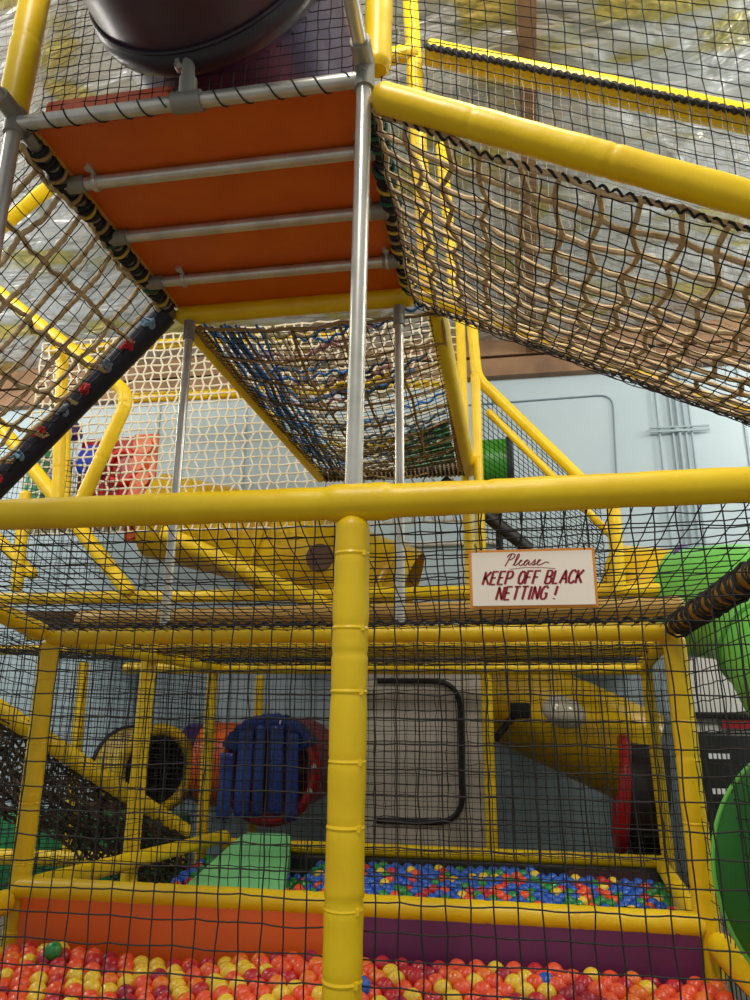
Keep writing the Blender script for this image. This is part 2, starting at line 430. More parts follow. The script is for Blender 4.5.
# ------------------------------------------------------------------ left ramp
def lramp(u, v, dz=0., sg=.1):
    x = -1.56 - 1.5*u; z = 3.33 - 1.08*1.5*u + dz - sg*4*v*(1-v)*min(1, u*4)
    return V((x, 1.85 + 1.16*v, z))
ln = thing('climbing_net', 'left ramp net of twisted tan rope and black mesh falling from the platform', 'net', (-1.56, 1.85, 3.3))
m = MB(); net(m, lambda u, v: lramp(u, v, .03), 11, 9, .0098, sag=.014, jit=.008, knots=1.7, twist=True, seed=14); link('twisted_rope_mesh', m, TAN, ln)
m = MB(); net(m, lambda u, v: lramp(u, v, 0), 34, 17, .0024, sag=.003, jit=.004, seed=15); link('black_mesh', m, BLK, ln)
ba = V((-1.565, YM, 3.37)); bb = V((-3.05, YM, 1.765))
m = MB(); m.tube(resample([ba, bb], .05), .062, 18)
bar = tag(link('padded_bar', m, NAVY, origin=ba), 'black padded bar with red and blue rope tufts under the left ramp', 'bar')
rg = random.Random(21); tm = [mat('red_cord', '#C23034', .8), mat('pale_blue_cord', '#7FA6C4', .8), mat('grey_blue_cord', '#8494A4', .8)]
seq = [1, 0, 2, 0, 2, 0, 1, 0, 1, 0, 2, 0, 1, 0]
for k in range(13):
    c = lerp(ba, bb, .045 + .068*k) + V((.020, -.058, -.012)); mm = MB()
    for q in range(6):
        e = V((rg.uniform(-1, 1), rg.uniform(-1, -.1), rg.uniform(-1, 1))).normalized()
        mm.tube(resample([c - e*.012, c + e*.034 + V((0, -.012, 0)), c + V((rg.uniform(-.03, .03), -.016, rg.uniform(-.03, .03)))], .01), .0085, 6)
    mm.torus(c, (rg.random(), 1, rg.random()), .02, .010, 14, 6)
    link('rope_knot', mm, tm[seq[k]], bar)
netobj('safety_net', 'black knotted net over the platform front beside the purple tube', quad((-1.5, 1.85, 3.42), (-.34, 1.85, 3.42), (-.34, 1.85, 4.65), (-1.5, 1.85, 4.65)), 28, 29, .002, BLK, sag=.0009, jit=.0018, seed=31)
netobj('safety_net', 'pale grey net in the top left corner outside the yellow post', quad((-2.6, 2.2, 3.0), (-1.58, 2.2, 3.6), (-1.58, 2.2, 5.0), (-2.6, 2.2, 5.0)), 26, 38, .0018, GRYT, sag=.003, jit=.005, seed=32)
pad('padded_rail', 'yellow padded cross rail behind the purple tube above the platform', 'rail', [(-1.55, YM+.04, 4.745), (-.28, YM+.04, 4.86)], .045, .6)
netobj('safety_net', 'fine grey netting behind the purple tube over the platform', quad((-1.5, YM, 3.45), (-.34, YM, 3.45), (-.34, YM, 5.0), (-1.5, YM, 5.0)), 28, 36, .0016, GRYT, sag=.002, jit=.004, seed=33)
pad('padded_post', 'yellow padded post at the platform right rear corner, tied with cord', 'post', [(-.25, YM+.07, 3.42), (-.325, YM+.07, 5.3)], .042, .4)
pad('padded_post', 'slim yellow padded post behind the right ramp next to the corner post', 'post', [(-.155, 4.24, 3.92), (-.235, 4.24, 5.3)], .04, .5)
pad('padded_post', 'slim yellow padded post just right of the net bridge right rail', 'post', [(-.165, 5.85, 2.25), (-.19, 5.85, 4.9)], .042, .5)
pad('padded_post', 'yellow padded post beside the green tube on the upper level', 'post', [(-.07, YB, 2.35), (-.065, YB, 4.1)], .04, .5)
# left high rails
pad('padded_rail', 'yellow padded rail bending at an elbow behind the left ramp and bar', 'rail', [(-3.6, 4.25, 4.47), (-2.38, 4.2, 3.50), (-2.70, 4.2, 2.6)], .046, .4, rnd=.12)
pad('padded_rail', 'yellow padded rail slanting up at the upper left behind the net', 'rail', [(-3.15, 3.5, 4.25), (-2.45, 3.5, 4.85)], .045, .4)
pad('padded_post', 'yellow padded post at the far left behind the ramp net', 'post', [(-3.0, 3.6, 0), (-3.06, 3.6, 4.05)], .04, .4)
pad('padded_post', 'yellow padded post behind the middle of the left ramp net', 'post', [(-2.90, 4.35, 2.65), (-3.04, 4.35, 4.05)], .042, .4)

# ------------------------------------------------------------------ net bridge behind the platform
def bridge(u, v, dz=0., sg=.13):
    return V((-1.43 + 1.24*u + .0*v, 3.08 + 2.58*v, 3.31 + .03*v + dz - sg*4*u*(1-u)*(.35 + .65*math.sin(PI*min(1, v*1.05)))))
br = thing('net_bridge', 'hanging net bridge leading back from the orange platform', 'bridge', (-.8, 4.4, 2.95))
m = MB(); net(m, lambda u, v: bridge(u, v), 5, 9, .0085, sag=.01, jit=.012, knots=1.5, sides=8, seed=40); link('tan_rope_grid', m, TAND, br)
m = MB(); net(m, lambda u, v: bridge(u, v, -.015), 24, 48, .0024, sag=.001, jit=.002, seed=41); link('black_mesh', m, BLK2, br)
for nm, mt, nl, nc, sd, r_ in (('blue_rope_strands', BLUR, 9, 7, 1, .008), ('white_rope_strands', WHT, 3, 26, 2, .010), ('grey_rope_strands', mat('slate_rope', '#5E6A78', .8), 2, 14, 3, .010), ('yellow_rope_strands', mat('yellow_rope', '#E3BE2A', .7), 0, 4, 6, .012), ('pink_rope_strands', mat('pink_rope', '#B98A88', .8), 0, 6, 7, .010)):
    m = MB(); rg = random.Random(sd)
    for k in range(nl):                      # ropes running along the bridge
        u = (.03 + .028*k if nm[0] == 'b' else rg.uniform(.04, .35)); ph = rg.uniform(0, 6)
        m.tube([bridge(min(.98, u + .012*math.sin(t*.5+ph)), t/40, .02 + .010*math.sin(t*1.1+ph)) for t in range(41)], r_, 6)
    for k in range(nc):                      # and strips lying across it
        v = rg.uniform(.03, .97); ph = rg.uniform(0, 6); a = rg.uniform(.006, .014); u0 = rg.uniform(.02, .5); u1 = min(.97, u0 + rg.uniform(.3, .7))
        m.tube([bridge(u0 + (u1-u0)*t/30, min(1, max(0, v + a*math.sin(ph + t*.4) - .06*(t/30))), .03 + .012*math.sin(t*1.3+ph)) for t in range(31)], r_, 6)
        if not nl: link(nm[:-1], m, mt, br); m = MB()
    if nl: link(nm, m, mt, br)
m = MB(); rg = random.Random(5)
for k in range(9):
    u0 = .55 + .1*rg.random(); u1 = .95; v = .60 + .042*k
    a = [bridge(u0, v, .03), bridge(u1, v - .02, .03), bridge(u1, v+.012, .03), bridge(u0, v+.030, .03)]
    m.prism(a, (0, 0, .008))
link('green_slats', m, DGRN, br)
for s, nm in ((0, 'left_edge_lacing'), (1, 'right_edge_lacing')):
    m = MB(); pts = []
    for k in range(700):
        t = k/699; c = bridge(s, t) + V(((.02 if s == 0 else -.02), 0, -.005)); an = k*.75; pts.append(c + V((.02*math.cos(an), 0, .02*math.sin(an))))
    m.tube(pts, .006, 5); link(nm, m, TAND, br)
pad('padded_rail', 'yellow padded left side rail of the net bridge', 'rail', [(-1.46, 3.12, 3.33), (-1.40, 5.72, 3.335)], .045, .7)
pad('padded_rail', 'yellow padded right side rail of the net bridge', 'rail', [(-.215, 3.1, 3.33), (-.14, 5.72, 3.335)], .05, .7)
o = pipe('padded_bar', 'black covered bar closing the far end of the net bridge', 'bar', (-1.42, 5.7, 3.36), (-.15, 5.7, 3.36), .055, mtl=NAVY)
mm = MB(); mm.tube([V((-1.38 + 1.2*k/500, 5.7 + .056*math.cos(k*.43), 3.355 + .056*math.sin(k*.43))) for k in range(501)], .008, 6)
link('tan_lashing', mm, TAND, o)

# ------------------------------------------------------------------ white rope net wall further back
wn = netobj('safety_net', 'cream rope net wall with rounded cells behind the net bridge', quad((-4.3, 5.85, 2.95), (-.2, 5.85, 2.95), (-.2, 5.85, 4.9), (-4.3, 5.85, 4.9)), 48, 24, .0092, WHT, sag=.002, jit=.005, knots=1.5, sides=6, hexa=.38, seed=50)
pad('padded_rail', 'yellow padded top rail of the cream net wall', 'rail', [(-4.3, 5.92, 4.86), (-1.2, 5.92, 4.80)], .05, .7)
pad('padded_rail', 'yellow padded middle rail across the cream net wall', 'rail', [(-3.5, 5.95, 4.30), (-.3, 5.95, 4.25)], .05, .7)
pad('padded_post', 'yellow padded leaning post behind the cream net, left of the elbow rail', 'post', [(-3.76, 5.75, 3.1), (-3.92, 5.75, 4.3)], .045, .5)
pad('padded_rail', 'fat yellow diagonal brace at the left above the front rail', 'rail', [(-4.0, 5.0, 3.72), (-2.66, 5.0, 2.26)], .056, .6)
# coloured toys behind
tp = thing('play_board', 'red play board with blue round window behind the cream net', 'panel', (-3.7, 6.3, 3.35))
m = MB(); m.box((-4.05, 6.3, 3.35), (-3.3, 6.36, 4.05), .03); link('back_board', m, RED, tp)
m = MB(); m.tube([(-3.86, 6.22, 3.78), (-3.86, 6.30, 3.78)], .17, 32); link('round_window', m, mat('bright_blue_plastic', '#1338C8', .3), tp)
m = MB(); m.torus((-3.55, 6.27, 3.72), (0, 1, 0), .16, .035, 30, 10); link('ring_handle', m, mat('bright_red', '#D8261E', .35), tp)
m = MB(); m.tube(resample([(-4.4, 6.3, 3.2), (-4.4, 6.3, 4.0)], .2), .17, 24); tag(link('bumper_post', m, DGRN, origin=(-4.4, 6.3, 2.3)), 'dark green padded bumper post at the left behind the netting', 'post')
m = MB(); m.tube(resample([(-4.10, 6.1, 3.2), (-4.10, 6.1, 3.74)], .2), .1, 24); tag(link('bumper_post', m, BLU, origin=(-4.1, 6.1, 2.3)), 'blue padded bumper post in front of the red play panel', 'post')
m = MB(); m.tube(resample([(-4.55, 6.2, 3.95), (-4.05, 6.2, 4.12)], .1), .11, 20); tag(link('bolster', m, VIO, origin=(-4.3, 6.2, 4.0)), 'violet bolster resting above the bumper posts', 'bolster')
m = MB()
for q in range(6): m.tube([V((-3.36 + .06*(q % 2), 6.2, 3.05 + .17*q)), V((-3.36 + .06*(q % 2), 6.26, 3.05 + .17*q))], .075, 20)
m.box((-3.46, 6.262, 2.95), (-3.2, 6.30, 4.05), .01)
tag(link('bead_panel', m, mat('orange_plastic', '#E8743A', .4), origin=(-3.4, 6.2, 3)), 'tall orange panel with raised discs behind the cream net', 'panel')
m = MB(); m.box((-4.7, 5.98, 3.12), (-3.15, 6.48, 3.2), .02); tag(link('play_deck', m, YEL, origin=(-3.9, 6.2, 3.12)), 'yellow edged deck carrying the red play panel at the left', 'deck')
# big yellow slide under the bridge
ys = thing('yellow_slide', 'big yellow plastic slide tube under the net bridge, seen through black net', 'slide', (-1.9, 6.4, 2.4))
pts = resample([(-3.2, 6.45, 3.25), (-2.2, 6.45, 3.0), (-.75, 6.45, 2.42)], .1, .4)
m = MB(); m.shell(pts, .43, .02, 40); sl = link('tube_section', m, YPL, ys)
for k in (12, 24):
    m = MB(); m.torus(pts[k], (pts[k+1]-pts[k]).normalized(), .435, .03, 44, 8); link('joint_flange', m, YPL, ys)
m = MB(); c = pts[18] + V((.0, -.43, .0)); m.tube([c + V((0, .04, 0)), c + V((0, -.012, 0))], [.13, .12], 24); link('window_port', m, mat('brown_port', '#5B3A22', .4), ys)

# ------------------------------------------------------------------ right upper: green tube, yellow tube, mesh-sided slide
pad('padded_rail', 'yellow padded diagonal rail with an elbow in front of the pale wall', 'rail', [(-.085, 5.55, 4.7), (-.055, 5.55, 4.1), (.85, 5.55, 3.03)], .045, .6, rnd=.1)
pad('padded_rail', 'thin yellow diagonal rail below, along the mesh slide side', 'rail', [(.02, 5.55, 3.80), (.95, 5.55, 2.68)], .03, .6)
netobj('safety_net', 'black mesh triangle under the yellow diagonal by the pale wall', quad((-.05, 5.56, 2.7), (.85, 5.56, 2.35), (.85, 5.56, 3.0), (-.05, 5.56, 4.02)), 24, 26, .0028, BLK2, jit=.0018, seed=60)
gt = thing('green_tube', 'short green tube end with dark rim beside the bridge corner', 'tube', (.08, 5.95, 3.1))
m = MB(); m.shell([(-.1, 5.95, 3.45), (.0, 5.95, 3.45), (.17, 5.95, 3.45)], .23, .02, 36); link('tube_wall', m, mat('vivid_green_plastic', '#3F9E2C', .35), gt)
m = MB(); m.torus((.19, 5.95, 3.45), (1, 0, 0), .225, .028, 36, 8); link('rim', m, mat('dark_slate_rim', '#26303A', .5), gt)
m = MB(); m.tube([(.08, 5.95, 2.22), (.08, 5.95, 3.24)], .03, 14); link('support_leg', m, BLACK, gt)
pad('padded_post', 'yellow padded post standing right of the sign on the upper deck', 'post', [(.91, 5.4, 2.25), (.92, 5.4, 2.95)], .05, .5)
m = MB(); m.tube(resample([(.30, 5.5, 2.62), (-.35, 5.5, 3.2)], .1), .05, 14); tag(link('padded_bar', m, BLACK, origin=(.3, 5.5, 2.6)), 'black padded strut above the left corner of the sign', 'bar')
yt = thing('tube_slide', 'yellow and green tube slide curving down at the right edge', 'tube slide', (1.6, 5.2, 1.5))
m = MB(); m.shell(resample([(.98, 6.05, 2.35), (1.45, 5.85, 2.25)], .1), .40, .02, 40); link('yellow_section', m, YPL, yt)
m = MB(); m.torus((1.46, 5.84, 2.25), (.9, -.42, -.1), .415, .03, 40, 8); link('violet_collar', m, VIO, yt)
m = MB(); gp = resample([(1.48, 5.82, 2.25), (1.80, 5.15, 2.15), (1.80, 4.45, 1.5), (2.0, 3.9, .9)], .08, .35); m.shell(gp, .41, .02, 44); link('green_section', m, LGRN, yt)
m = MB(); m.torus(gp[14], (gp[15]-gp[13]).normalized(), .415, .025, 44, 8); link('joint_flange', m, LGRN, yt)

# ------------------------------------------------------------------ lower frame: mid plane and pit frame
pad('padded_rail', 'yellow padded rail between the two ball pits, over the orange and purple panels', 'rail', [(-1.99, YM, .752), (.70, YM, .742)], .043, .33, phase=.05)
pad('padded_rail', 'yellow padded top rail of the inner frame behind the black net', 'rail', [(-1.99, YM, 1.775), (.69, YM, 1.772)], .036, .6)
pad('padded_post', 'yellow padded post at the left end of the inner frame', 'post', [(-1.985, YM+.02, 1.76), (-1.985, YM+.02, .30)], .043, .32, ties=(.12, .3, .47, .63, .8))
pad('padded_post', 'yellow padded post at the right end of the inner frame', 'post', [(.705, YM+.02, 1.76), (.722, YM+.02, .12)], .044, .45, ties=(.2, .42))
pad('padded_rail', 'yellow padded right side rail of the front ball pit', 'rail', [(.735, YM-.03, .69), (.80, 1.5, .67)], .047, .6)
pad('padded_rail', 'yellow padded left side rail of the front ball pit', 'rail', [(-1.995, YM-.03, .71), (-2.05, 1.6, .70)], .047, .6)
pad('padded_rail', 'yellow padded top side rail joining front and inner frame on the left', 'rail', [(-1.99, YM-.03, 1.79), (-2.02, 1.85, 2.0)], .04, .6)
pad('padded_rail', 'yellow padded top side rail bound with black cord on the right', 'rail', [(.705, YM-.03, 1.79), (.735, 1.85, 1.865)], .036, .6, mtl=mat('ochre_vinyl', '#9A7420', .5))
pad('padded_rail', 'yellow padded left side rail running back along the rear ball pit', 'rail', [(-1.97, YM+.06, .74), (-1.98, YB, .55)], .043, .6)
pad('padded_rail', 'yellow padded right side rail running back along the rear ball pit', 'rail', [(.71, YM+.06, .72), (1.03, YB, .49)], .043, .33)
pad('padded_rail', 'yellow padded rear rail of the far ball pit in front of the grey panel', 'rail', [(-2.0, YB, .50), (1.03, YB, .488)], .043, .7)
for x0, x1, y, zb, zt, lab in ((-.065, -.062, YB+.02, .0, 1.74, 'yellow padded rear post at the right edge of the grey panel'),
                          (1.10, 1.06, YB+.02, .0, 1.85, 'yellow padded rear post beside the black tube end'),
                          (-2.17, -2.165, YB+.02, .0, 1.74, 'yellow padded rear post left of the orange tube'),
                          (-2.31, -2.30, 7.08, 0, 1.75, 'thin yellow padded post rising behind the blue curtained tube'),
                          (-2.1, -2.09, 4.24, .0, 1.77, 'yellow padded post in front of the round yellow tube mouth'),
                          (-3.29, -3.33, 5.6, .35, 1.8, 'dim yellow padded post behind the slanted rail on the left')):
    pad('padded_post', lab, 'post', [(x0, y, zb), (x1, y, zt)], .042 if y > 4.5 else .046, .4)
pad('padded_rail', 'yellow padded upper rear rail over the far ball pit', 'rail', [(-2.9, YB, 1.745), (1.1, YB, 1.735)], .042, .6)
pad('padded_rail', 'dull yellow padded rail under the upper deck, second from below', 'rail', [(-4.2, YB+.1, 1.90), (1.3, YB+.1, 1.88)], .042, .6)
pad('padded_rail', 'yellow padded rail under the upper deck, third from below', 'rail', [(-4.2, YB+.6, 2.06), (1.3, YB+.6, 2.03)], .045, .6)
pad('padded_rail', 'yellow padded rail directly above the far pit top net', 'rail', [(-2.1, 4.24, 1.82), (.95, 4.24, 1.815)], .045, .6)
pad('padded_rail', 'yellow padded rail further back over the far pit net roof', 'rail', [(-2.2, 5.0, 1.84), (1.05, 5.0, 1.835)], .045, .6)
pad('padded_rail', 'yellow padded front rail of the upper deck above the sign height', 'rail', [(-4.4, YB+.05, 2.32), (1.5, YB+.05, 2.30)], .05, .6)
pad('padded_rail', 'tan padded rail crossing above the inner frame top', 'rail', [(-2.6, 4.24, 1.985), (1.05, 4.24, 2.02)], .058, .6, mtl=mat('tan_vinyl', '#B08A3E', .5))
pad('padded_rail', 'yellow padded rail running back from the inner frame left post', 'rail', [(-1.98, YM+.05, 1.78), (-2.09, YB, 1.74)], .038, .5)
pad('padded_rail', 'yellow padded rail running back from the inner frame right post', 'rail', [(.70, YM+.05, 1.78), (1.06, YB, 1.76)], .038, .5)
pad('padded_rail', 'fat yellow padded rail slanting under the yellow slide', 'rail', [(-2.55, 5.2, 2.78), (-1.05, 5.2, 2.10)], .06, .8)
pad('padded_post', 'yellow padded post at the far left under the front rail', 'post', [(-3.64, 5.0, 3.1), (-3.6, 5.0, 2.30)], .045, .4)
pad('padded_rail', 'yellow padded short brace at the far left below the front rail', 'rail', [(-4.0, 5.05, 2.85), (-3.5, 5.05, 2.42)], .045, .4)
pad('padded_rail', 'fat yellow padded rail slanting down at the lower left over the dark net', 'rail', [(-3.15, 3.95, 1.60), (-2.12, 5.1, .62)], .055, .9)
pad('padded_rail', 'dim yellow padded rail low on the left behind the dark net', 'rail', [(-4.3, 5.5, .34), (-2.3, 5.5, .36)], .055, .6)
m = MB(); m.box((-4.3, 5.72, .0), (-2.5, 6.1, .62), .05); tag(link('foam_block', m, DGRN, origin=(-3.4, 5.9, 0)), 'dark green foam block low on the left behind the nets', 'block')

# upper deck: front strip, with rear pieces added to shade the wall below
m = MB(); m.box((-4.4, 5.56, 2.16), (.55, 5.98, 2.22), .015); m.box((-.28, 5.9, 2.163), (.55, 7.58, 2.217)); m.box((.5, 6.5, 2.166), (1.6, 7.58, 2.214)); m.box((-4.4, 5.9, 2.163), (-3.35, 7.58, 2.217)); m.box((-3.4, 7.0, 2.166), (-.2, 7.58, 2.214)); tag(link('upper_deck', m, mat('brown_vinyl', '#6B4A22', .6), origin=(0, 6, 2.16)), 'brown upper deck across the back, extended rearward to shade the wall', 'deck')

# ------------------------------------------------------------------ nets of the lower cage
netobj('safety_net', 'large front net of black knotted twine hanging below the front rail', quad((-2.35, 1.865, .1), (.82, 1.865, .1), (.80, 1.865, 1.99), (-2.35, 1.865, 1.99)), 57, 32, .0019, BLK, sag=.0009, jit=.0018, knots=2.0, seed=70)
netobj('safety_net', 'black net roof sagging from the front rail to the inner frame', quad((-2.0, 1.84, 1.985), (.75, 1.84, 1.985), (.70, 3.0, 1.79), (-1.99, 3.0, 1.79), (0, 0, -.05)), 50, 22, .0019, BLK, sag=.0009, jit=.0018, seed=71)
netobj('safety_net', 'fine black net filling the inner frame above the two pits', quad((-1.97, YM+.03, .78), (.69, YM+.03, .78), (.68, YM+.03, 1.75), (-1.97, YM+.03, 1.75)), 63, 24, .0017, BLK2, sag=.0009, jit=.0018, seed=72)
netobj('safety_net', 'black net roof over the far ball pit', quad((-1.98, 3.06, 1.78), (.69, 3.06, 1.78), (1.05, 5.4, 1.76), (-2.1, 5.4, 1.76), (0, 0, -.04)), 44, 30, .0015, BLK2, sag=.0009, jit=.0018, seed=73)
netobj('safety_net', 'fine black net hanging behind the far ball pit', quad((-2.1, YB-.06, .5), (1.05, YB-.06, .5), (1.05, YB-.06, 1.72), (-2.1, YB-.06, 1.72)), 56, 22, .0016, BLK2, sag=.0009, jit=.0018, seed=74)
netobj('safety_net', 'black side net on the right of the front pit, seen edge-on', quad((.80, 1.9, .1), (.735, 3.0, .1), (.725, 3.0, 1.76), (.76, 1.9, 1.83)), 22, 32, .0019, BLK, sag=.0009, jit=.0018, seed=75)
netobj('safety_net', 'black side net on the right of the rear pit behind the inner post', quad((.72, 3.08, .75), (1.05, 5.4, .52), (1.05, 5.4, 1.74), (.70, 3.08, 1.74)), 20, 11, .0012, BLK2, sag=.0009, jit=.0018, seed=76)
netobj('safety_net', 'black side net on the left of the rear pit', quad((-1.99, 3.08, .75), (-2.0, 5.4, .56), (-2.1, 5.4, 1.72), (-1.99, 3.08, 1.74)), 36, 18, .0015, BLK2, sag=.0009, jit=.0018, seed=77)
netobj('safety_net', 'black side net on the left of the front pit', quad((-2.04, 1.9, .1), (-2.01, 3.0, .1), (-2.0, 3.0, 1.76), (-2.03, 1.9, 1.96)), 22, 32, .0019, BLK, sag=.0009, jit=.0018, seed=78)
netobj('safety_net', 'black net stretched at the lower left beyond the inner frame', quad((-3.7, 4.7, .3), (-2.12, 5.3, .3), (-2.12, 5.3, 1.75), (-3.7, 4.7, 1.9)), 40, 36, .0022, BLK2, sag=.0009, jit=.0018, seed=79)
netobj('safety_net', 'black net roof at the far left under the upper deck', quad((-4.0, 3.9, 1.95), (-2.15, 3.9, 1.85), (-2.15, 5.4, 1.8), (-4.0, 5.4, 1.9), (0, 0, -.08)), 36, 30, .0022, BLK2, sag=.003, jit=.004, seed=80)
netobj('safety_net', 'black net under the yellow brace at the far left', quad((-4.6, 5.1, 2.4), (-2.9, 5.1, 2.4), (-2.9, 5.1, 3.3), (-4.6, 5.1, 3.6)), 40, 22, .0026, BLK2, sag=.0009, jit=.0018, seed=81)
m = MB(); pts = []; rg = random.Random(6)
for k in range(260):
    t = k/259; c = lerp((.705, 2.97, 1.79), (.735, 1.86, 1.865), t); an = k*.75; rr = .041 + .006*math.sin(k*.21); pts.append(c + V((rr*math.cos(an), .012*math.sin(k*.37), rr*math.sin(an))))
m.tube(pts, .0055, 6); tag(link('lacing_cord', m, BLK, origin=pts[0]), 'black cord spiralling round the right top side rail', 'cord')
m = MB(); pts = []
for k in range(300):
    t = k/299; c = lerp((-1.98, 3.03, 1.80), (.69, 3.03, 1.80), t) + V((0, -.03, .018)); pts.append(c + V((0, .008*math.cos(k*.9), .008*math.sin(k*.9))))
m.tube(pts, .007, 6); tag(link('lacing_cord', m, BLK, origin=pts[0]), 'black edge cord of the net roof lying along the inner top rail', 'cord')
# dark shaggy climbing net, lower left
def shag(u, v):
    t = lerp((-3.1, 3.98, 1.52), (-2.14, 5.08, .60), u)
    return t + V((-.10*v, .25*v, -.62*v*(1-.3*u))) + V((.05*math.sin(9*u+5*v), .05*math.sin(7*v+4*u), 0))
m = MB(); net(m, shag, 30, 16, .0085, sag=.012, jit=.016, knots=1.6, sides=5, seed=90)
sn = tag(link('climbing_net', m, SOIL, origin=shag(.5, 1)), 'dark shaggy rope net draped below the slanted yellow rail', 'net')
m = MB(); net(m, lambda u, v: shag(u, v) + V((.03, .06, -.02)), 24, 13, .007, sag=.012, jit=.02, knots=1.6, sides=5, seed=91); link('inner_layer', m, SOIL, sn)

# ------------------------------------------------------------------ sign
sg = thing('net_warning_sign', 'cream sign with orange border and red lettering tied to black net', 'sign', (.1, 1.845, 1.727))
m = MB(); m.box((-.055, 1.838, 1.726), (.259, 1.846, 1.877), .003); link('border_board', m, SIGNO, sg)
m = MB(); m.box((-.0475, 1.8345, 1.7335), (.2515, 1.8385, 1.8695)); link('face', m, SIGNW, sg, smooth=False)
G = {'K': [[(0,0),(0,1)],[(.55,1),(0,.42)],[(.15,.55),(.6,0)]], 'E': [[(.55,1),(0,1),(0,0),(.55,0)],[(0,.52),(.42,.52)]], 'P': [[(0,0),(0,1),(.4,1),(.56,.85),(.54,.6),(.36,.46),(0,.46)]],
     'O': [[(.3,1),(.1,.88),(0,.5),(.1,.1),(.3,0),(.5,.1),(.62,.5),(.52,.88),(.3,1)]], 'F': [[(.55,1),(0,1),(0,0)],[(0,.52),(.42,.52)]],
     'B': [[(0,0),(0,1),(.38,1),(.52,.86),(.5,.64),(.34,.54),(0,.54)],[(.34,.54),(.56,.4),(.56,.14),(.38,0),(0,0)]], 'L': [[(0,1),(0,0),(.5,0)]],
     'A': [[(-.05,0),(.3,1),(.6,0)],[(.08,.36),(.48,.36)]], 'C': [[(.58,.82),(.42,1),(.2,.97),(.04,.75),(0,.4),(.08,.1),(.28,0),(.46,.05),(.58,.2)]],
     'N': [[(0,0),(0,1),(.55,0),(.55,1)]], 'T': [[(-.05,1),(.6,1)],[(.27,1),(.27,0)]], 'I': [[(.1,1),(.1,0)]],
     'G': [[(.58,.82),(.42,1),(.2,.97),(.04,.75),(0,.4),(.08,.1),(.28,0),(.5,.05),(.58,.2),(.58,.45),(.34,.45)]], '!': [[(.15,1),(.12,.3)],[(.1,.07),(.1,0)]]}
W = {'I': .2, '!': .2, ' ': .3}
def stroke(mb, pts, w, ox, oz, s, sh, sz=None):
    sz = sz or s
    P = [V((ox + x*s + sh*z*sz, 0, oz + z*sz)) for x, z in pts]; P = resample(P, .003)
    L = []; R_ = []
    for i, p in enumerate(P):
        t = (P[min(i+1, len(P)-1)] - P[max(i-1, 0)]).normalized(); n = V((-t.z, 0, t.x))
        ww = w*(.72 + .38*abs(t.z)); L.append(p+n*ww); R_.append(p-n*ww)
    y0, y1 = 1.8345, 1.8335; N = len(P); b = len(mb.v)
    for y in (y1, y0):
        for q in L + R_: mb.v.append(V((q.x, y, q.z)))
    for i in range(N-1): mb.f.append((b+i, b+N+i, b+N+i+1, b+i+1))
lt = MB()
def word(txt, x, z, s, w, sh=.32, gap=.17):
    for ch in txt:
        for st in G.get(ch, ()): stroke(lt, st, w, x, z, s, sh, .0325)
        x += (W.get(ch, .58) + gap)*s
word('KEEP OFF BLACK', -.022, 1.787, .0238, .0027, gap=.2)
word('NETTING !', .010, 1.748, .0242, .0027, gap=.22)
# cursive Please
cur = [[(0,0),(.28,1.0)], [(.02,.72),(.12,.95),(.36,1.05),(.52,.92),(.48,.7),(.3,.55),(.14,.5)],
       [(.5,.06),(.62,.28),(.80,.85),(.78,1.0),(.70,.95),(.62,.5),(.58,.12),(.66,.02),(.82,.2),(.98,.38),(1.06,.44),(1.0,.5),(.92,.42),(.88,.15),(.98,.02),(1.15,.12),(1.32,.36),(1.46,.46),(1.36,.5),(1.22,.3),(1.22,.06),(1.34,.04),(1.5,.3),(1.54,.42),(1.52,.1),(1.6,.04),(1.78,.28),(1.9,.52),(1.92,.3),(1.9,.06),(1.78,.04),(1.8,.1),(2.0,.12),(2.2,.38),(2.28,.46),(2.2,.5),(2.1,.4),(2.06,.15),(2.16,.03),(2.36,.1),(2.6,.28),(2.85,.22)]]
for st in cur: stroke(lt, st, .0013, .036, 1.833, .038, .25, .031)
stroke(lt, [(0, 0), (1.2, .12), (2.6, .08), (3.5, -.03)], .0008, .048, 1.825, .032, 0)
link('lettering', lt, SIGNR, sg, smooth=False)
for x in (-.035, .235):
    m = MB(); m.torus((x, 1.848, 1.877), (1, 0, 0), .011, .0016, 14, 5); link('tie_wire', m, BLK, sg)

